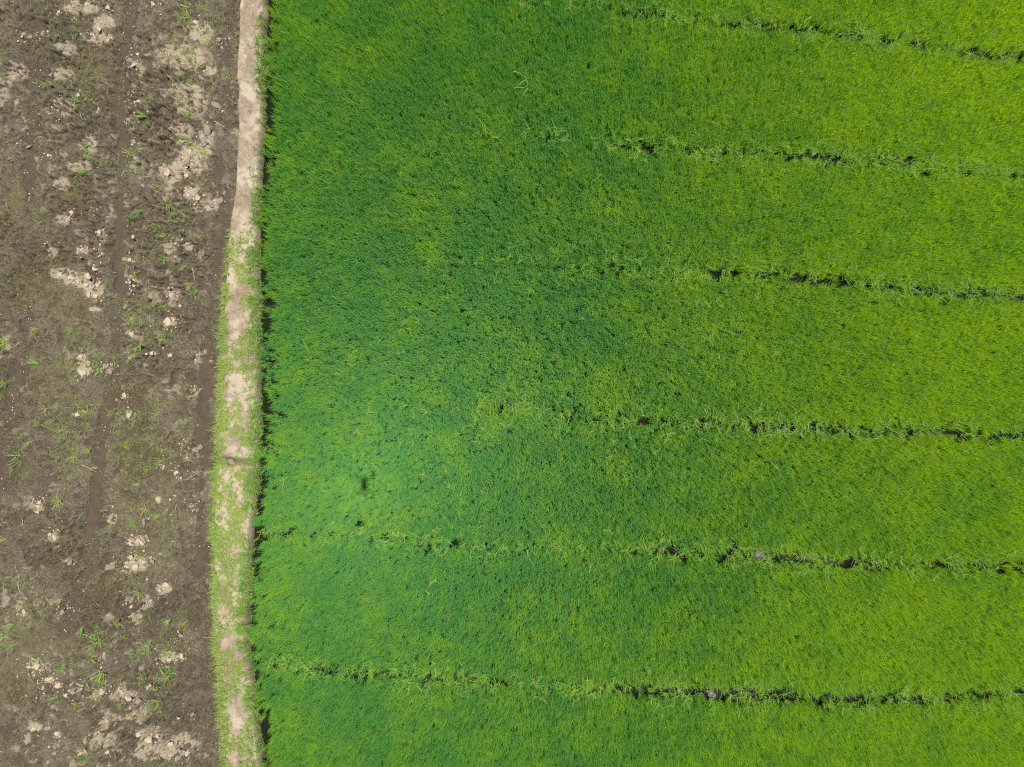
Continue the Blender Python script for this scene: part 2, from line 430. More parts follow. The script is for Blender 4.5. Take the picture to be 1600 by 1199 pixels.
# ragged thin spots where the crop meets the path
for q in range(420):
    yy = hr.uniform(-20, 1220)
    if hr.random() < (0.35 if yy < 380 else 1.0):
        holes.append((float(np.interp(yy, [p_[0] for p_ in bund_r], [p_[1] for p_ in bund_r])) + 4 + abs(hr.gauss(0, 17)), yy, hr.uniform(3, 6.5), hr.uniform(2.2, 4.5)))
def furrow_field(px, py, wd=8.5):
    """0 open crop .. 1 open furrow; returns field and nearest distance"""
    f = np.zeros_like(px); dist = np.full(px.shape, 1e9)
    for fl in furrows:
        d, t = polydist(px, py, fl)
        st = np.interp(t, range(len(fl)), [p[2] for p in fl])
        e = np.exp(-(d / wd) ** 2) * st
        m = e > f
        f = np.where(m, e, f); dist = np.minimum(dist, d)
    return f, dist

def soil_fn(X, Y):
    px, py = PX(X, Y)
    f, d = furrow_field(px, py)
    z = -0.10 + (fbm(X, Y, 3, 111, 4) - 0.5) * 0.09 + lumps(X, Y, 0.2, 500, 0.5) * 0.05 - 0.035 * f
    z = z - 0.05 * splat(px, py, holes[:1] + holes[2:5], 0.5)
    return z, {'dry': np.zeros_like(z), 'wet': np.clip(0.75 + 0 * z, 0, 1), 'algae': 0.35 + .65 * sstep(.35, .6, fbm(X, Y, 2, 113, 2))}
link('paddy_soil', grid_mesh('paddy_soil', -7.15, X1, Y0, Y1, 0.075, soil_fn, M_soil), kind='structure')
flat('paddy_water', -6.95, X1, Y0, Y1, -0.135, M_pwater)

# ------------------------------------------------------------------ leaf tufts
def blade_mesh(name, n, L, W, tilt, curl, r0, mat, seed, segs=3, az=None, azs=math.pi):
    g = np.random.default_rng(seed)
    V = []; Q = []; T = []; br = []; bt = []
    for b in range(n):
        a = g.uniform(-azs, azs) + (az or 0)
        rr = r0 * math.sqrt(g.random()); ra = g.uniform(0, 2 * math.pi)
        p = np.array([rr * math.cos(ra), rr * math.sin(ra), 0.0])
        ln = g.uniform(*L); w = g.uniform(*W); th = g.uniform(*tilt); cu = g.uniform(*curl)
        d = np.array([math.cos(a), math.sin(a)])
        tw = a + math.pi / 2 + g.uniform(-0.9, 0.9)
        rnd = g.random(); base = len(V)
        for s in range(segs + 1):
            t = s / segs
            ww = w * (0.75 + 0.5 * t if t < 0.5 else 2 * (1 - t)) * 0.5
            side = np.array([math.cos(tw), math.sin(tw), 0]) * ww
            if s < segs:
                V.append(p - side); V.append(p + side); br += [rnd, rnd]; bt += [t, t]
            else:
                V.append(p); br.append(rnd); bt.append(1)
            ang = th + cu * t * t
            st = ln / segs
            p = p + np.array([d[0] * math.sin(ang) * st, d[1] * math.sin(ang) * st, math.cos(ang) * st])
        for s in range(segs - 1):
            k = base + 2 * s
            Q.append((k, k + 1, k + 3, k + 2))
        k = base + 2 * (segs - 1); T.append((k, k + 1, k + 2))
    faces = [np.array(T)] + ([np.array(Q)] if Q else [])
    return mesh_from(name, np.array(V), faces, mat, False, {'br': np.array(br), 'bt': np.array(bt)})

def lib(name, meshes):
    """an unlinked collection of source meshes for one geometry-nodes object"""
    col = bpy.data.collections.new(name)
    for i, me in enumerate(meshes):
        o = bpy.data.objects.new('%s_leaf_%02d' % (name, i), me); col.objects.link(o)
    return col

def scatter(name, col, pts, rot, scl, idx, tint, label, cat):
    me = bpy.data.meshes.new(name)
    n = len(pts)
    me.vertices.add(n); me.vertices.foreach_set('co', np.asarray(pts, np.float32).ravel())
    for k, v, ty in (('rot', rot, 'FLOAT_VECTOR'), ('scl', scl, 'FLOAT_VECTOR'), ('tint', tint, 'FLOAT')):
        a = me.attributes.new(k, ty, 'POINT')
        a.data.foreach_set('vector' if ty == 'FLOAT_VECTOR' else 'value', np.asarray(v, np.float32).ravel())
    a = me.attributes.new('idx', 'INT', 'POINT'); a.data.foreach_set('value', np.asarray(idx, np.int32))
    o = link(name, me, kind='stuff', label=label, cat=cat)
    ng = bpy.data.node_groups.new(name, 'GeometryNodeTree')
    ng.interface.new_socket('Geometry', in_out='INPUT', socket_type='NodeSocketGeometry')
    ng.interface.new_socket('Geometry', in_out='OUTPUT', socket_type='NodeSocketGeometry')
    gi = ng.nodes.new('NodeGroupInput'); go = ng.nodes.new('NodeGroupOutput')
    ci = ng.nodes.new('GeometryNodeCollectionInfo')
    ci.inputs['Collection'].default_value = col
    ci.inputs['Separate Children'].default_value = True
    ci.inputs['Reset Children'].default_value = True
    ip = ng.nodes.new('GeometryNodeInstanceOnPoints')
    ip.inputs['Pick Instance'].default_value = True
    def na(nm, ty):
        a = ng.nodes.new('GeometryNodeInputNamedAttribute'); a.data_type = ty; a.inputs[0].default_value = nm
        return a.outputs[0]
    ng.links.new(gi.outputs[0], ip.inputs['Points'])
    ng.links.new(ci.outputs[0], ip.inputs['Instance'])
    ng.links.new(na('idx', 'INT'), ip.inputs['Instance Index'])
    e2r = ng.nodes.new('FunctionNodeEulerToRotation'); ng.links.new(na('rot', 'FLOAT_VECTOR'), e2r.inputs[0])
    ng.links.new(e2r.outputs[0], ip.inputs['Rotation'])
    ng.links.new(na('scl', 'FLOAT_VECTOR'), ip.inputs['Scale'])
    ng.links.new(ip.outputs[0], go.inputs[0])
    md = o.modifiers.new('leaves', 'NODES'); md.node_group = ng
    return o

def jitter_grid(x0, x1, y0, y1, step, jit=.62):
    xs = np.arange(x0, x1, step); ys = np.arange(y0, y1, step)
    X, Y = np.meshgrid(xs, ys); X = X.ravel(); Y = Y.ravel()
    X = X + rng.uniform(-jit, jit, X.shape) * step; Y = Y + rng.uniform(-jit, jit, Y.shape) * step
    return X, Y

# ---- rice: upright tufts (0-7) and loose sprawling ones (8-13)
up = [blade_mesh('rice_tuft', 24, (.26, .42), (.011, .018), (.02, .32), (.05, .75), .050, M_rice, 1000 + i) for i in range(8)]
rice_lib = lib('rice', up)
X, Y = jitter_grid(-7.1, X1 - .1, Y0 + .1, Y1 - .1, 0.086, .48)
px, py = PX(X, Y)
f, fd = furrow_field(px, py)
hole = splat(px, py, holes, 0.8)
brk = fbm(X, Y, 2.6, 201, 3)
er = edge(bund_r, py) + 2
edge_gap = sstep(-3, 4, px - er) * (1 - 0.95 * np.exp(-((px - er - 13) / 13) ** 2) * sstep(0.34, 0.48, fbm(X, Y, 2.0, 205, 3)))
thin = 0.3 * sstep(0.62, 0.72, fbm(X, Y, 1.2, 207, 4)) * np.exp(-(((px - 860) / 200) ** 2 + ((py - 620) / 110) ** 2))
dens = edge_gap * (1 - hole) * (1 - np.clip(f * 1.15 * (0.35 + 1.0 * sstep(0.35, 0.6, brk)), 0, 1)) - thin
sel = rng.random(X.shape) < dens
X, Y, px, py, f = X[sel], Y[sel], px[sel], py[sel], f[sel]
n = len(X)
lowf = fbm(X, Y, 0.22, 211, 3); midf = fbm(X, Y, 0.9, 213, 4, 0.6); hi = fbm(X, Y, 3.5, 217, 3)
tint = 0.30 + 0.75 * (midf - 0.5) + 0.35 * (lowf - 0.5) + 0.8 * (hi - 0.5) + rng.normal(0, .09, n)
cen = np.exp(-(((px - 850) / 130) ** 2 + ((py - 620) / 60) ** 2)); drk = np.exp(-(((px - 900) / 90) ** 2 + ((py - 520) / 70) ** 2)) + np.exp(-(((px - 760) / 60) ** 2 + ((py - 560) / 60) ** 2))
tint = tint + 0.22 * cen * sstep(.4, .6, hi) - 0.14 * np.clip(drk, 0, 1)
tint = tint + 0.50 * sstep(800, 1450, px)            # yellower to the right: sunlight through the leaves painted into the tint
hgt = 0.86 + 0.35 * fbm(X, Y, 0.8, 219, 3) + rng.normal(0, .07, n) - 0.25 * f
hgt = hgt * (1 - 0.2 * np.exp(-((px - edge(bund_r, py)) / 14) ** 2))
rot = np.stack([rng.normal(0, .09, n), rng.normal(0, .09, n), rng.uniform(0, 2 * math.pi, n)], 1)
wid = rng.uniform(.9, 1.15, n)
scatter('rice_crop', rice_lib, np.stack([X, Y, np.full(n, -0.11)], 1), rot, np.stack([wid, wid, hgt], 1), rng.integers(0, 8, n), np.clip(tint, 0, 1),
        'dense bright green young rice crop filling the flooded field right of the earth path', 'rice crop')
print('rice tufts', n)

# ---- longer pale leaves flopping into the furrows
sp = [blade_mesh('loose_leaves', 9, (.13, .29), (.010, .015), (.4, 1.2), (.1, 1.2), .05, M_pale, 1100 + i) for i in range(8)]
X, Y = jitter_grid(-6.9, X1 - .1, Y0 + .1, Y1 - .1, 0.12)
px, py = PX(X, Y)
f, fd = furrow_field(px, py + 2, 14.0)
k = f * (1 - 0.55 * splat(px, py, holes, 0.5)) * (0.35 + 0.9 * sstep(0.35, 0.6, fbm(X, Y, 1.4, 231, 3)))
patch = 0.10 * sstep(0.52, 0.68, fbm(X, Y, 0.9, 233, 4)) * np.exp(-(((px - 830) / 260) ** 2 + ((py - 600) / 190) ** 2)) * 3
sel = rng.random(X.shape) < np.clip(k * 1.45 + patch * .8, 0, 1) * (px > edge(bund_r, py) + 6)
X, Y, f = X[sel], Y[sel], f[sel]; n = len(X)
rot = np.stack([rng.normal(0, .12, n), rng.normal(0, .12, n), rng.uniform(0, 2 * math.pi, n)], 1)
s_ = rng.uniform(.7, 1.15, n)
scatter('furrow_leaves', lib('loose', sp), np.stack([X, Y, rng.uniform(-0.02, 0.10, n) + 0.10 * (1 - f)], 1), rot, np.stack([s_, s_, s_], 1), rng.integers(0, 8, n),
        np.clip(rng.normal(.4, .25, n), 0, 1), 'pale green rice leaves flopping over the dark furrow lines in the crop', 'rice leaves')

# ---- short grass on the path and along both its feet
sg = [blade_mesh('path_grass', 12, (.06, .17), (.007, .011), (.2, 1.0), (.1, .9), .045, M_weed, 1200 + i, segs=2) for i in range(8)]
X, Y = jitter_grid(-8.5, -6.7, Y0 + .05, Y1 - .05, 0.052)
z, px, py, u, prof, notch = bund_z(X, Y)
pn = fbm(X, Y, 2.4, 241, 4, 0.6); pf = fbm(X, Y, 7, 243, 3)
low = sstep(320, 420, py)
left = sstep(0.28, 0.0, u) * low * 1.3
right = sstep(0.82, 1.0, u) * 1.0 * (0.5 + .5 * low)
mid = sstep(0.50, 0.62, pn + 0.10 * sstep(560, 800, py) - 0.10 * (1 - low)) * (0.06 + 1.1 * low)
green_belt = sstep(750, 790, py) * sstep(1010, 930, py) * np.exp(-((u - 0.62) / 0.28) ** 2) * 0.8
topl = 0.12 * sstep(0.2, 0, u) * (1 - low)
dens = np.clip(np.maximum.reduce([left, right, mid, green_belt, topl]) * (0.25 + 1.3 * sstep(0.36, 0.6, pf)), 0, 1) * (1 - 0.55 * notch) * (u > -0.16) * (u < 1.22)
sel = rng.random(X.shape) < dens
X, Y, z, u, py = X[sel], Y[sel], z[sel], u[sel], py[sel]; n = len(X)
tilt_l = np.where(u < 0.3, 0.45, 0.0)
rot = np.stack([rng.normal(0, .2, n), -tilt_l + rng.normal(0, .2, n), rng.uniform(0, 2 * math.pi, n)], 1)
rot[:, 2] = np.where(u < 0.3, rng.normal(0, .5, n), rot[:, 2])
s_ = rng.uniform(.6, 1.2, n) * np.where(u < 0.25, 1.25, 1.0) * (0.75 + .25 * sstep(300, 500, py))
tint = np.clip(0.62 + 0.8 * (fbm(X, Y, 1.5, 245, 3) - .5) + rng.normal(0, .12, n) - 0.3 * (u > .85), 0, 1)
scatter('path_grass', lib('shortgrass', sg), np.stack([X, Y, z - 0.005], 1), rot, np.stack([s_, s_, s_], 1), rng.integers(0, 8, n), tint,
        'short yellow green grass creeping over the sides and top of the pale earth path', 'grass')

# ---- spiky grass hanging from the path's left edge over the wet furrow, and taller leaves on its right foot
tg = [blade_mesh('edge_grass', 16, (.16, .34), (.008, .013), (.15, .75), (.2, .9), .05, M_weed, 1300 + i) for i in range(6)]
Ye = rng.uniform(Y0 + .1, Y1 - .1, 1500)
side = rng.random(1500) < 0.40
_, pye = PX(0 * Ye, Ye * H / (H - .1))
ex = np.where(side, edge(bund_l, pye) - 1 + rng.normal(0, 2.5, 1500), edge(bund_r, pye) + 2 + rng.normal(0, 4, 1500))
k = H / (H - 0.1)
Xe = (ex - 800) * S / k
cl = sstep(0.42, 0.58, fbm(Xe, Ye, 1.2, 251, 3)) * np.where(side, 0.05 + sstep(380, 640, pye) * 0.95, 0.8)
keep = rng.random(1500) < cl
Xe, Ye, side = Xe[keep], Ye[keep], side[keep]
ze, *_ = bund_z(Xe, Ye)
n = len(Xe)
rot = np.stack([rng.normal(0, .15, n), np.where(side, -.5, .25) + rng.normal(0, .15, n), rng.normal(0, .4, n)], 1)
s_ = rng.uniform(.65, 1.1, n)
scatter('edge_grass', lib('tallgrass', tg), np.stack([Xe, Ye, np.maximum(ze, -.05)], 1), rot, np.stack([s_, s_, s_], 1), rng.integers(0, 6, n),
        np.clip(rng.normal(.5, .2, n) - .25 * (~side), 0, 1), 'longer spiky grass fringing both feet of the earth path', 'grass')

# ---- thin seedlings strewn over the mud, too small to pick apart
sl = [blade_mesh('seedling', 5, (.05, .15), (.006, .009), (.4, 1.35), (.1, .6), .035, M_weed, 1400 + i, segs=2) for i in range(8)]
X = rng.uniform(X0, -8.0, 20000); Y = rng.uniform(Y0, Y1, 20000)
px, py = PX(X, Y)
weedy = [(290, 60, 45, 90), (240, 330, 55, 110), (240, 500, 60, 70), (90, 690, 75, 80), (230, 700, 70, 90), (210, 1030, 90, 60), (250, 1080, 60, 50), (120, 1150, 90, 50), (90, 130, 40, 60),
         (150, 230, 40, 60), (240, 200, 60, 60), (100, 560, 80, 50), (20, 950, 50, 60), (300, 220, 30, 60), (230, 860, 50, 60), (130, 60, 60, 60)]
w = splat(px, py, weedy, 0.1)
keep = (rng.random(20000) < (0.25 + 1.2 * w) * sstep(.38, .6, fbm(X, Y, 1.6, 261, 3))) & (px < edge(bund_l, py) - 5)
X, Y = X[keep], Y[keep]
Z = mud_height(X, Y, False); ok = Z > WATER_Z + .01
X, Y, Z = X[ok], Y[ok], Z[ok]; n = len(X)
rot = np.stack([rng.normal(0, .2, n), rng.normal(0, .2, n), rng.uniform(0, 6.28, n)], 1)
s_ = rng.uniform(.6, 1.25, n)
scatter('mud_seedlings', lib('seedling', sl), np.stack([X, Y, Z], 1), rot, np.stack([s_, s_, s_], 1), rng.integers(0, 8, n), np.clip(rng.normal(.5, .3, n), 0, 1),
        'thin scattered green seedlings coming up all over the brown mud field', 'seedlings')

# ---- fine straw litter
def litter(n, L, x0, x1, name, mat, label, pred, R=0.004):
    V = []; Q = []
    X = rng.uniform(x0, x1, n); Y = rng.uniform(Y0 + .1, Y1 - .1, n)
    px, py = PX(X, Y)
    m = rng.random(n) < pred(X, Y, px, py)
    X, Y = X[m], Y[m]; Z = mud_height(X, Y, False)
    for x, y, zz in zip(X, Y, Z):
        if zz < WATER_Z: zz = WATER_Z
        a = random.uniform(0, 6.28); l = random.uniform(*L); w = R * random.uniform(.8, 1.5); bend = random.uniform(-.6, .6)
        p = Vector((x, y, zz + .012)); b = len(V)
        for s in range(3):
            d = Vector((math.cos(a), math.sin(a), random.uniform(-.1, .25))); nrm = Vector((-d.y, d.x, 0)) * w
            V += [tuple(p - nrm), tuple(p + nrm), tuple(p + Vector((0, 0, w * 1.6)))]
            p = p + d * l * .5; a += bend
        for s in range(2):
            k = b + 3 * s
            Q += [(k, k + 3, k + 5, k + 2), (k + 2, k + 5, k + 4, k + 1), (k + 1, k + 4, k + 3, k)]
    me = mesh_from(name, np.array(V), [np.array(Q)], mat)
    link(name, me, kind='stuff', label=label, cat='straw')
litter(5200, (.05, .16), X0, -8.0, 'straw_litter', M_straw, 'fine pale straw bits and roots strewn over the dried parts of the mud field',
       lambda X, Y, px, py: (0.06 + 0.55 * splat(px, py, dry_patches, 0.4)) * (px < edge(bund_l, py) - 6))

# ---- glossy white beads at the water's rim, added to stand in for sun glints
ico_v = None
import bmesh
bm = bmesh.new(); bmesh.ops.create_icosphere(bm, subdivisions=1, radius=1)
ico_v = np.array([v.co[:] for v in bm.verts]); ico_f = np.array([[v.index for v in f.verts] for f in bm.faces]); bm.free()
X = rng.uniform(X0, -8.05, 40000); Y = rng.uniform(Y0, Y1, 40000)
Z = mud_height(X, Y, False)
px, py = PX(X, Y)
rd = np.minimum.reduce([polydist(px, py, t_)[0] for t_ in (rut_a, rut_b, rut_c)])
m = (rd < 16) & (np.abs(Z - WATER_Z) < .012) & (rng.random(40000) < .30) & (px < edge(bund_l, py) - 6)
X, Y = X[m], Y[m]
X, Y = X[:420], Y[:420]
R = rng.uniform(.005, .014, len(X))
V = (ico_v[None] * R[:, None, None] + np.stack([X, Y, np.full(len(X), WATER_Z + .002)], 1)[:, None]).reshape(-1, 3)
F = (ico_f[None] + (np.arange(len(X)) * len(ico_v))[:, None, None]).reshape(-1, 3)
link('glint_beads', mesh_from('glint_beads', V, [F], M_glint, True), kind='stuff', label='tiny white beads standing in for sun glints along the rims of the muddy furrow water', cat='glint_bead')

# ------------------------------------------------------------------ things in the mud field
def zone_of(px, py):
    da = np.interp(py, [p[1] for p in rut_a], [p[0] for p in rut_a]); db = np.interp(py, [p[1] for p in rut_b], [p[0] for p in rut_b])
    dc = np.interp(py, [p[1] for p in rut_c], [p[0] for p in rut_c])
    if px < da: return 'left of the leftmost wet furrow'
    if px < (da + db) / 2: return 'right of the leftmost wet furrow'
    if px < db: return 'just left of the middle furrow'
    if px < (db + dc) / 2: return 'just right of the middle furrow'
    if px < dc - 14: return 'between middle furrow and path'
    return 'in the wet ground beside the path'

ORD = ['first', 'second', 'third', 'fourth', 'fifth', 'sixth', 'seventh', 'eighth', 'ninth', 'tenth', 'eleventh', 'twelfth', 'thirteenth', 'fourteenth', 'fifteenth',
       'sixteenth', 'seventeenth', 'eighteenth', 'nineteenth', 'twentieth']
def label_all(items, noun, end=''):
    """items: (obj, look, px, py); the label tells look, place and order from the top of the photo"""
    by = {}
    for it in items: by.setdefault((it[1], zone_of(it[2], it[3])), []).append(it)
    for (look, zn), l in by.items():
        l.sort(key=lambda t: t[3])
        for i, it in enumerate(l):
            if len(l) == 1: s = '%s %s %s%s' % (look, noun, zn, end)
            elif i == len(l) - 1: s = '%s %s %s, nearest the bottom edge' % (look, noun, zn)
            else: s = '%s %s %s, %s from the top' % (look, noun, zn, ORD[i] if i < 20 else 'one further than twentieth')
            it[0]['label'] = s

def ground_at(x, y):
    z = float(mud_height(np.array([x]), np.array([y]), False)[0])
    return max(z, WATER_Z)

# ---- grass tufts
tuft_px = [(300,10,1.5),(292,28,1.3),(285,50,1),(170,45,.9),(190,42,.9),(325,62,.9),(283,92,1),(303,88,1),(255,112,.9),(352,36,1.2),(90,138,.9),(76,138,.8),(230,185,1.3),
 (205,240,1.1),(141,226,1),(140,245,1.2),(140,270,1.2),(300,185,1.2),(292,218,1.2),(301,228,1.1),(318,242,1.1),(262,218,.9),(245,160,.9),(282,158,1),(250,292,1),(266,322,1.2),
 (270,335,1.2),(240,350,1.3),(228,333,1),(247,357,1.2),(264,368,1),(261,407,1),(294,416,1),(215,428,.8),(300,446,1.2),(303,455,1),(240,477,1.2),(253,480,1),(205,490,1),(206,503,1.1),(232,532,1.1),
 (256,528,1.2),(225,540,1.2),(220,556,1),(205,562,.9),(12,534,1.2),(58,516,.8),(112,517,1.1),(124,516,.9),(148,311,.9),(126,547,.8),(156,580,1),(180,558,1),(75,640,1.1),(125,636,1),
 (140,643,1.1),(86,655,1),(60,662,.9),(100,672,1.1),(30,716,1.5),(76,710,1.1),(121,713,1.1),(140,708,1.1),(20,735,1),(50,690,1),(110,695,.9),(80,672,1.2),(95,688,.9),(210,658,1),(246,650,1),(265,674,.9),
 (92,784,1.3),(100,775,1),(228,797,1.2),(263,795,1.1),(208,820,1.1),(250,806,1),(176,823,1),(92,851,.9),(109,848,.8),(12,842,1),(220,926,1),(270,965,1.3),(290,972,1),(132,979,1.4),(150,1002,1.6),
 (142,1028,1.5),(162,1052,1.9),(215,1022,1.4),(232,1012,1.2),(240,998,1),(262,1020,1),(252,1042,1.5),(262,1058,1.5),(190,975,1.3),(158,985,1.2),(90,1088,1),(118,1100,1),(188,1094,1.2),
 (160,1093,1),(234,1118,1.3),(250,1095,1.1),(178,1128,1),(190,1062,1),(250,1075,1.2),(270,1048,1.4),(24,976,1.3),(5,990,1),(135,1187,1.5),(200,1176,1),(90,1176,1),(275,1195,1),(100,934,1),
 (255,720,.8),(218,757,.9),(172,645,.9),(150,732,.8),(100,1045,1),(62,1028,.9),(230,960,1),(330,245,.9),(355,118,1),(300,130,.8),(215,205,.8),(235,140,.8),(10,600,.9),(60,590,.9),(40,480,.7),
 (110,55,.7),(125,160,.8),(70,210,.7),(20,250,.7),(95,225,.7),(340,590,.8),(300,620,.8),(290,690,.8),(200,700,.9),(230,735,.7),(190,750,.7),(20,1010,.9),(45,1120,.8),(225,1055,1.0),(170,1015,1.0)]
tuft_meshes = []
for i in range(10):
    fan = i % 2 == 0
    tuft_meshes.append(blade_mesh('grass_tuft', 18 if fan else 26, (.10, .26), (.007, .012), (.35, 1.25), (.1, .6), .03 if fan else .06, M_weed_obj, 1500 + i,
                                  az=0.0, azs=0.75 if fan else math.pi))
proto = [bpy.data.objects.new('grass_tuft', m) for m in tuft_meshes]
items = []
for i, (a, b, s) in enumerate(tuft_px):
    x, y = P(a, b)
    o = proto[i % 10].copy(); o.name = 'grass_tuft'; C.objects.link(o)
    o.location = (x, y, ground_at(x, y) - .005)
    o.rotation_euler = (0, 0, random.gauss(math.pi, 1.2))
    o.scale = (s * 1.05,) * 3
    t = min(1, max(0, random.gauss(.45, .28))); o['tint'] = t
    o['category'] = 'grass tuft'; o['group'] = 'grass tufts growing in the mud field'
    look = ('small' if s < .95 else 'large' if s > 1.25 else 'medium') + ' ' + ('deep green' if t < .35 else 'yellow green' if t > .62 else 'bright green')
    items.append((o, look, a, b))
label_all(items, 'grass tuft')
# the one big fan of grass at the left edge
big = blade_mesh('grass_tuft', 26, (.20, .36), (.012, .018), (.7, 1.25), (.05, .3), .04, M_weed_obj, 1601, az=2.75, azs=0.75)
x, y = P(62, 568)
o = link('grass_tuft', big, label='big blue green fan shaped grass tuft alone on smooth mud near the left edge', cat='grass tuft', group='grass tufts growing in the mud field')
o.location = (x, y, ground_at(x, y)); o['tint'] = 0.08

# ---- clods
def clod_mesh(seed, mat, flat_=.6, sub=3):
    bm = bmesh.new(); bmesh.ops.create_icosphere(bm, subdivisions=sub, radius=1)
    co = np.array([v.co[:] for v in bm.verts])
    g = np.random.default_rng(seed); ph = g.uniform(0, 50, 3)
    r = 1 + 0.75 * (fbm(co[:, 0] * 1.2 + ph[0] + co[:, 2], co[:, 1] * 1.2 + ph[1], 1.2, seed, 4, .6) - .5) * 1.6
    st = g.uniform(.7, 1.25)
    co = co * r[:, None] * np.array([st, 1 / st, flat_])
    co[:, 2] = np.maximum(co[:, 2], -.25)
    F = np.array([[v.index for v in f.verts] for f in bm.faces]); bm.free()
    return mesh_from('mud_clod', co, [F], mat, seed % 2 == 0)
cm = {'dry': [clod_mesh(20 + i, M_clod_dry) for i in range(6)], 'grey': [clod_mesh(40 + i, M_clod_grey) for i in range(6)], 'wet': [clod_mesh(60 + i, M_clod_wet) for i in range(3)]}
cp = {k: [bpy.data.objects.new('mud_clod', m) for m in v] for k, v in cm.items()}
clods = [(217,160,6,'dry'),(326,208,9,'grey'),(322,226,8,'grey'),(75,243,4,'dry'),(310,104,6,'grey'),(338,165,9,'grey'),(330,318,7,'grey'),(344,313,6,'grey'),(265,503,8,'dry'),
 (275,506,5,'grey'),(205,522,5,'dry'),(214,527,5,'grey'),(201,649,5,'dry'),(195,618,5,'dry'),(122,648,5,'dry'),(313,700,5,'grey'),(306,703,5,'grey'),(276,739,4.5,'dry'),(248,781,4.5,'dry'),(267,781,3,'dry'),
 (226,815,6,'grey'),(90,838,6,'dry'),(84,834,4,'dry'),(176,808,5,'grey'),(218,844,5,'dry'),(224,848,4,'dry'),(205,848,4,'dry'),(232,940,7,'dry'),(225,948,5,'grey'),(157,1082,8,'dry'),(92,1070,6,'dry'),(60,1040,6,'dry'),
 (76,1062,4,'dry'),(81,1059,4,'dry'),(47,1041,4,'dry'),(113,878,5,'grey'),(100,955,5,'grey'),(37,955,5,'dry'),(163,1026,6,'grey'),(205,933,5,'dry'),(206,948,4,'dry'),(284,993,5,'grey'),(262,913,7,'dry'),(252,922,5,'dry'),
 (107,345,5,'dry'),(116,334,4,'dry'),(162,366,5,'dry'),(128,392,5,'dry'),(138,390,5,'dry'),(160,396,4,'dry'),(85,393,4,'dry'),(143,433,6,'dry'),(152,421,4,'dry'),(135,446,6,'dry'),(152,447,6,'dry'),
 (140,461,6,'dry'),(150,463,5,'dry'),(112,434,5,'dry'),(96,430,5,'dry'),(122,439,5,'dry'),(208,408,4,'dry'),(208,447,3.5,'dry'),(205,442,3,'dry'),(268,388,6,'grey'),(276,380,5,'dry'),(298,387,5,'dry'),(283,478,5,'dry'),
 (271,462,5,'dry'),(243,553,4,'dry'),(272,556,4,'dry'),(130,583,7,'dry'),(128,558,4,'dry'),(58,793,5,'dry'),(63,785,4,'dry'),(306,104,4,'dry'),(213,106,4,'dry'),(216,86,4,'dry'),(300,240,6,'dry'),(296,255,7,'grey'),
 (292,262,5,'dry'),(265,273,6,'dry'),(293,276,5,'dry'),(310,310,5,'dry'),(295,305,5,'dry'),(212,372,4,'dry'),(150,330,3.5,'grey'),(207,870,6,'dry'),(214,885,7,'dry'),(225,878,5,'dry'),(198,885,5,'dry'),(240,876,5,'grey'),
 (178,884,6,'grey'),(298,745,4,'grey'),(300,792,6,'grey'),(256,728,2.5,'dry'),(258,1020,5,'grey'),(285,1024,5,'dry'),(268,1028,4,'dry'),(235,1070,4,'dry'),(190,1080,5,'dry'),(205,1088,6,'dry'),(220,1092,5,'grey'),
 (166,1128,6,'dry'),(240,1148,7,'dry'),(250,1145,5,'dry'),(225,1140,5,'dry'),(268,1162,6,'dry'),(280,1170,5,'grey'),(302,1115,5,'grey'),(90,1145,5,'dry'),(55,1137,4,'dry'),(128,1175,4,'dry'),(295,1175,4,'dry'),
 (172,1172,4,'dry'),(320,550,5,'grey'),(310,560,4,'grey'),(290,690,4,'grey'),(305,610,4,'grey'),(48,60,6,'grey'),(42,58,5,'grey'),(65,52,5,'grey'),(45,230,5,'grey'),(155,175,4,'grey'),(98,178,4,'dry'),(125,150,4,'dry'),
 (205,190,5,'grey'),(205,168,5,'grey'),(195,405,6,'grey'),(200,430,4,'grey'),(210,220,6,'grey'),(172,580,6,'grey'),(165,572,4,'grey'),(66,1075,3,'dry'),(50,1052,3,'dry'),(105,1085,4,'dry'),(127,1072,3.5,'dry'),
 (345,65,4,'grey'),(305,35,4,'dry'),(240,8,4,'dry'),(90,22,4,'dry'),(100,25,3.5,'dry'),(172,15,4,'dry'),(138,8,5,'dry'),(160,50,5,'dry'),(170,65,4,'dry'),(145,55,4,'dry')]
items = []
for i, (a, b, r, kd) in enumerate(clods):
    x, y = P(a, b)
    o = random.choice(cp[kd]).copy(); o.name = 'mud_clod'; C.objects.link(o)
    rr = r * S * .78
    o.location = (x, y, ground_at(x, y) + rr * .2); o.scale = (rr, rr * random.uniform(.75, 1.1), rr * random.uniform(.6, 1.0))
    o.rotation_euler = (random.gauss(0, .15), random.gauss(0, .15), random.uniform(0, 6.28))
    o['category'] = 'mud clod'; o['group'] = 'clods of earth lying on the mud field'
    look = {'dry': 'pale dried', 'grey': 'greyish brown', 'wet': 'dark wet'}[kd]
    look = ('small ' if r <= 4 else 'large ' if r >= 7 else '') + look
    items.append((o, look, a, b))
label_all(items, 'clod of mud')

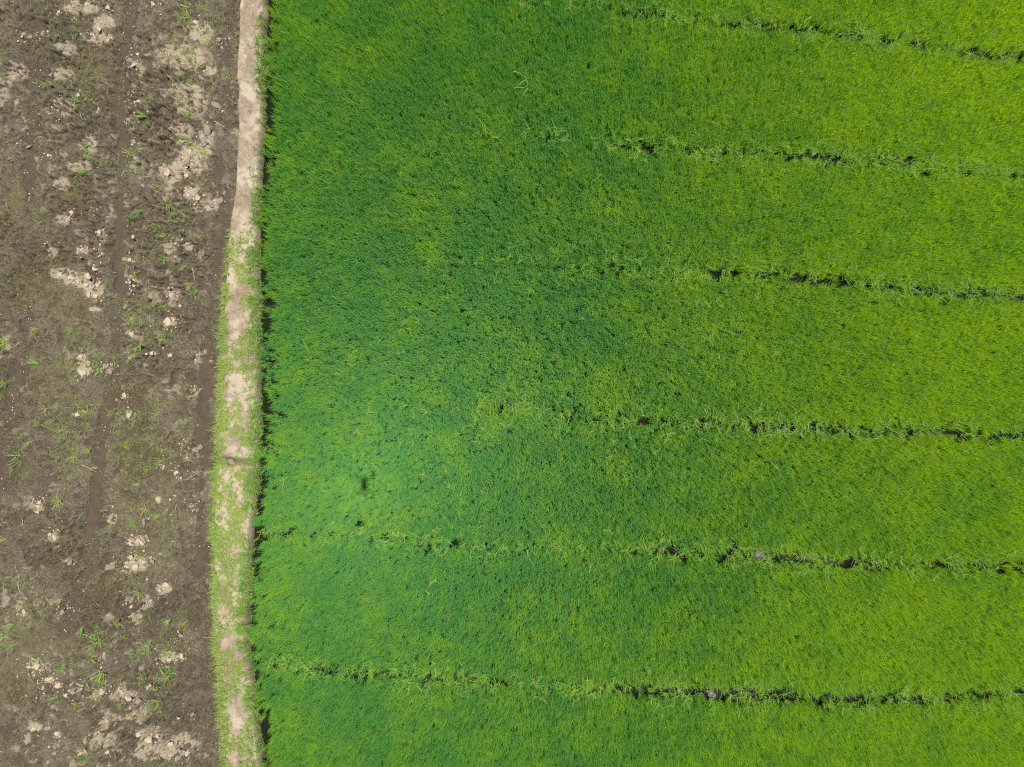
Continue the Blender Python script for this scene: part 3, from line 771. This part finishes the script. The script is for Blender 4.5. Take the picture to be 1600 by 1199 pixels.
# crumbs round the clods: too small to pick apart
n = 2600
src = np.array([(c[0], c[1], c[2]) for c in clods if c[3] != 'wet'])
pick = src[rng.integers(0, len(src), n)]
ang = rng.uniform(0, 6.28, n); rad = np.abs(rng.normal(0, 1, n)) * 9 + pick[:, 2] * .6
cx = pick[:, 0] + np.cos(ang) * rad; cy = pick[:, 1] + np.sin(ang) * rad
x = (cx - 800) * S; y = (599.5 - cy) * S
m = cx < edge(bund_l, cy) - 8; x, y = x[m], y[m]; n = len(x)
z = mud_height(x, y, False); m = z > WATER_Z; x, y, z = x[m], y[m], z[m]; n = len(x)
R = rng.uniform(.008, .035, n) * rng.uniform(.5, 1, n)
jit = 1 + rng.uniform(-.35, .35, (n, len(ico_v), 1))
sq = np.stack([rng.uniform(.7, 1.3, n), rng.uniform(.7, 1.3, n), rng.uniform(.5, .8, n)], 1)[:, None]
V = (ico_v[None] * jit * sq * R[:, None, None] + np.stack([x, y, z + R * .2], 1)[:, None]).reshape(-1, 3)
F = (ico_f[None] + (np.arange(n) * len(ico_v))[:, None, None]).reshape(-1, 3)
link('earth_crumbs', mesh_from('earth_crumbs', V, [F], M_clod_dry), kind='stuff', label='small dry crumbs of earth strewn round the clods on the mud field', cat='crumbs')

# ---- single stalks
def stalk(name, pts, r, mat, label, cat, z=.03, group=None, ground=True):
    w3 = []
    for (a, b) in pts:
        x, y = P(a, b, 0 if ground else z)
        w3.append(Vector((x, y, (ground_at(x, y) + .02) if ground else z + random.uniform(-.01, .02))))
    # resample along a smooth curve
    fine = []
    for i in range(len(w3) - 1):
        p0 = w3[max(0, i - 1)]; p1 = w3[i]; p2 = w3[i + 1]; p3 = w3[min(len(w3) - 1, i + 2)]
        for t in (0, .25, .5, .75):
            fine.append(.5 * ((2 * p1) + (-p0 + p2) * t + (2 * p0 - 5 * p1 + 4 * p2 - p3) * t * t + (-p0 + 3 * p1 - 3 * p2 + p3) * t ** 3))
    fine.append(w3[-1])
    V = []; Q = []
    for i, p in enumerate(fine):
        d = (fine[min(i + 1, len(fine) - 1)] - fine[max(i - 1, 0)]).normalized(); s = d.cross(Vector((0, 0, 1))).normalized(); u_ = s.cross(d)
        rr = r * (1 - .6 * i / len(fine))
        for k in range(5):
            a = k * 2 * math.pi / 5; V.append(tuple(p + (s * math.cos(a) + u_ * math.sin(a) * .6) * rr))
        if i:
            for k in range(5):
                j = (k + 1) % 5; b = 5 * (i - 1); Q.append((b + k, b + j, b + 5 + j, b + 5 + k))
    me = mesh_from(name, np.array(V), [np.array(Q)], mat, True)
    return me

def stalk_obj(name, paths, r, mat, label, cat, z=.03, group=None, ground=True):
    mes = [stalk(name, p, r, mat, label, cat, z, group, ground) for p in paths]
    if len(mes) == 1:
        return link(name, mes[0], label=label, cat=cat, group=group)
    e = link(name, None, label=label, cat=cat, group=group)
    for m in mes: link('stem', m, parent=e)
    return e
stalk_obj('fallen_grass_stalk', [[(802, 112), (811, 114), (818, 119), (822, 125), (825, 132), (820, 137)], [(822, 125), (816, 128), (811, 134)], [(804, 137), (811, 136.5), (819, 137)],
          [(825, 138), (820, 144), (817, 150)]], .010, M_stem, 'pale bent grass stalks lying on top of the rice near the upper middle', 'grass stalk', z=.26, ground=False)
g = 'dry stalks lying on the mud field'
for pts, lb in [([(336, 190), (344, 195), (352, 200)], 'pale straw stalk slanting beside the path, upper of the stalks there'),
                ([(289, 784), (294, 789), (299, 793)], 'short pale stalk near the path beside a grey clod'),
                ([(275, 789), (274, 799)], 'short upright-lying straw piece left of the slanting short stalk'),
                ([(139, 937), (147, 939), (153, 943), (158, 948)], 'pinkish curved stick on dark mud in the lower left'),
                ([(33, 898), (31, 912), (33, 922), (38, 930)], 'thick pale root lying lengthwise near the left edge'),
                ([(30, 942), (30, 953), (35, 962)], 'thin curled root just below the thick pale root'),
                ([(133, 989), (141, 996), (150, 1003)], 'thin brown stalk above the bright tuft in the lower left'),
                ([(131, 182), (133, 193)], 'thin stalk standing off among seedlings in the upper left'),
                ([(30, 535), (25, 541), (16, 551)], 'long thin pale straw crossing the mud at the left edge'),
                ([(0, 490), (8, 493)], 'short straw cut off by the left edge'),
                ([(303, 420), (305, 440), (304, 462), (306, 470)], 'yellowish long stalk among tufts right of the middle furrow'),
                ([(132, 726), (142, 732), (150, 738)], 'greenish stalk leaning toward the middle furrow'),
                ([(190, 968), (194, 975), (197, 985)], 'straw piece beside pale clods below the centre of the mud field')]:
    stalk_obj('dry_stalk', [pts], .0085, M_straw, lb, 'dry stalk', group=g)

# ---- mud mounds standing out of the furrows in the rice, and the clods in the path's notch
def mound(a, b, r, z, mat, label, cat='mud mound', h=.7, nm='mud_mound'):
    o = link(nm, clod_mesh(int(a) % 97 + 300, mat, .8, 3), label=label, cat=cat)
    x, y = P(a, b, z); o.location = (x, y, z); o.scale = (r * S, r * S * .85, r * S * h)
    o.rotation_euler = (0, 0, a)
    return o
M_mound = plain('wet_mound', (0.075, 0.064, 0.056), 0.3, 0.6, 0.4, 22, 0.9)
mound(1185, 866, 8.5, .08, M_mound, 'wet grey mud mound rising from the furrow amid the rice, largest one')
mound(1193, 871, 5, .04, M_clod_wet, 'dark wet lump at the right foot of the large grey mound')
mound(1152, 861, 5, -.02, M_clod_wet, 'dark lump below the small glinting pool in the rice furrow')
mound(1290, 874, 5.5, .0, M_mound, 'smaller brown mud mound farther right along the same furrow')
mound(1062, 1080, 6, -.01, M_clod_wet, 'dark wet mound in the bottom furrow, leftmost of its open gaps')
mound(1110, 1084, 7, -.01, M_clod_wet, 'dark wet mound in the wide gap of the bottom furrow')
mound(362, 724, 7, .06, M_clod_grey, 'grey clod lying in the small channel cut across the path', 'mud clod', nm='mud_clod')
mound(352, 722, 5, .04, M_clod_grey, 'smaller grey clod left of the one in the channel across the path', 'mud clod', nm='mud_clod')
mound(398, 727, 6, .0, M_clod_wet, 'dark wet lump where the channel across the path meets the rice', 'mud clod', nm='mud_clod')

# ------------------------------------------------------------------ the drone whose shadow lies on the rice
M_dr = plain('drone_shell', (0.32, 0.33, 0.34), 0.4, 0.5, 0.05, 40, 0)
M_dk = plain('drone_black', (0.03, 0.03, 0.03), 0.5, 0.5, 0.05, 40, 0)
dr = link('quadcopter_drone', None, label='small grey quadcopter drone hovering over the field, casting the shadow on the rice', cat='drone')
dr.scale = (1.5, 1.5, 1.5)
dr.location = (0, -0.03, H + 0.15)
def bmo(fn, name, mat, parent, bev=0):
    bm = bmesh.new(); fn(bm)
    if bev: bmesh.ops.bevel(bm, geom=bm.edges[:], offset=bev, segments=3, affect='EDGES')
    me = bpy.data.meshes.new(name); bm.to_mesh(me); bm.free(); me.materials.append(mat)
    for p in me.polygons: p.use_smooth = True
    return link(name, me, parent=parent)
from mathutils import Matrix
def box(bm, loc, size, rz=0):
    bmesh.ops.create_cube(bm, size=1, matrix=Matrix.Translation(loc) @ Matrix.Rotation(rz, 4, 'Z') @ Matrix.Diagonal((*size, 1)))
def cyl(bm, loc, r, h, r2=None):
    bmesh.ops.create_cone(bm, cap_ends=True, segments=20, radius1=r, radius2=r if r2 is None else r2, depth=h, matrix=Matrix.Translation(loc))
bmo(lambda b: box(b, (0, 0, 0), (.10, .26, .085)), 'body', M_dr, dr, .02)
bmo(lambda b: box(b, (0, -.02, .05), (.075, .16, .03)), 'battery', M_dk, dr, .008)
bmo(lambda b: (box(b, (-.03, .135, -.02), (.02, .012, .02)), box(b, (.03, .135, -.02), (.02, .012, .02))), 'front_sensor', M_dk, dr)
bmo(lambda b: (cyl(b, (0, .115, -.045), .018, .02)), 'gimbal', M_dk, dr)
for sx, sy in ((1, 1), (-1, 1), (1, -1), (-1, -1)):
    an = math.atan2(sy * .12, sx * .13)
    arm = bmo(lambda b: box(b, (sx * .095, sy * (.11), .02), (.13, .018, .016), math.atan2(sy * .05, sx * .13)), 'arm', M_dr, dr, .004)
    bmo(lambda b: cyl(b, (sx * .16, sy * .135, .035), .015, .035, .013), 'motor', M_dk, arm)
    def prop(b):
        for q in (0, math.pi):
            a = an + q + .6
            box(b, (sx * .16 + math.cos(a) * .06, sy * .135 + math.sin(a) * .06, .057), (.115, .014, .002), a)
        cyl(b, (sx * .16, sy * .135, .057), .008, .008)
    bmo(prop, 'propeller', M_dk, arm)
    bmo(lambda b: cyl(b, (sx * .15, sy * .13, -.0), .006, .05), 'landing_foot', M_dk, arm)
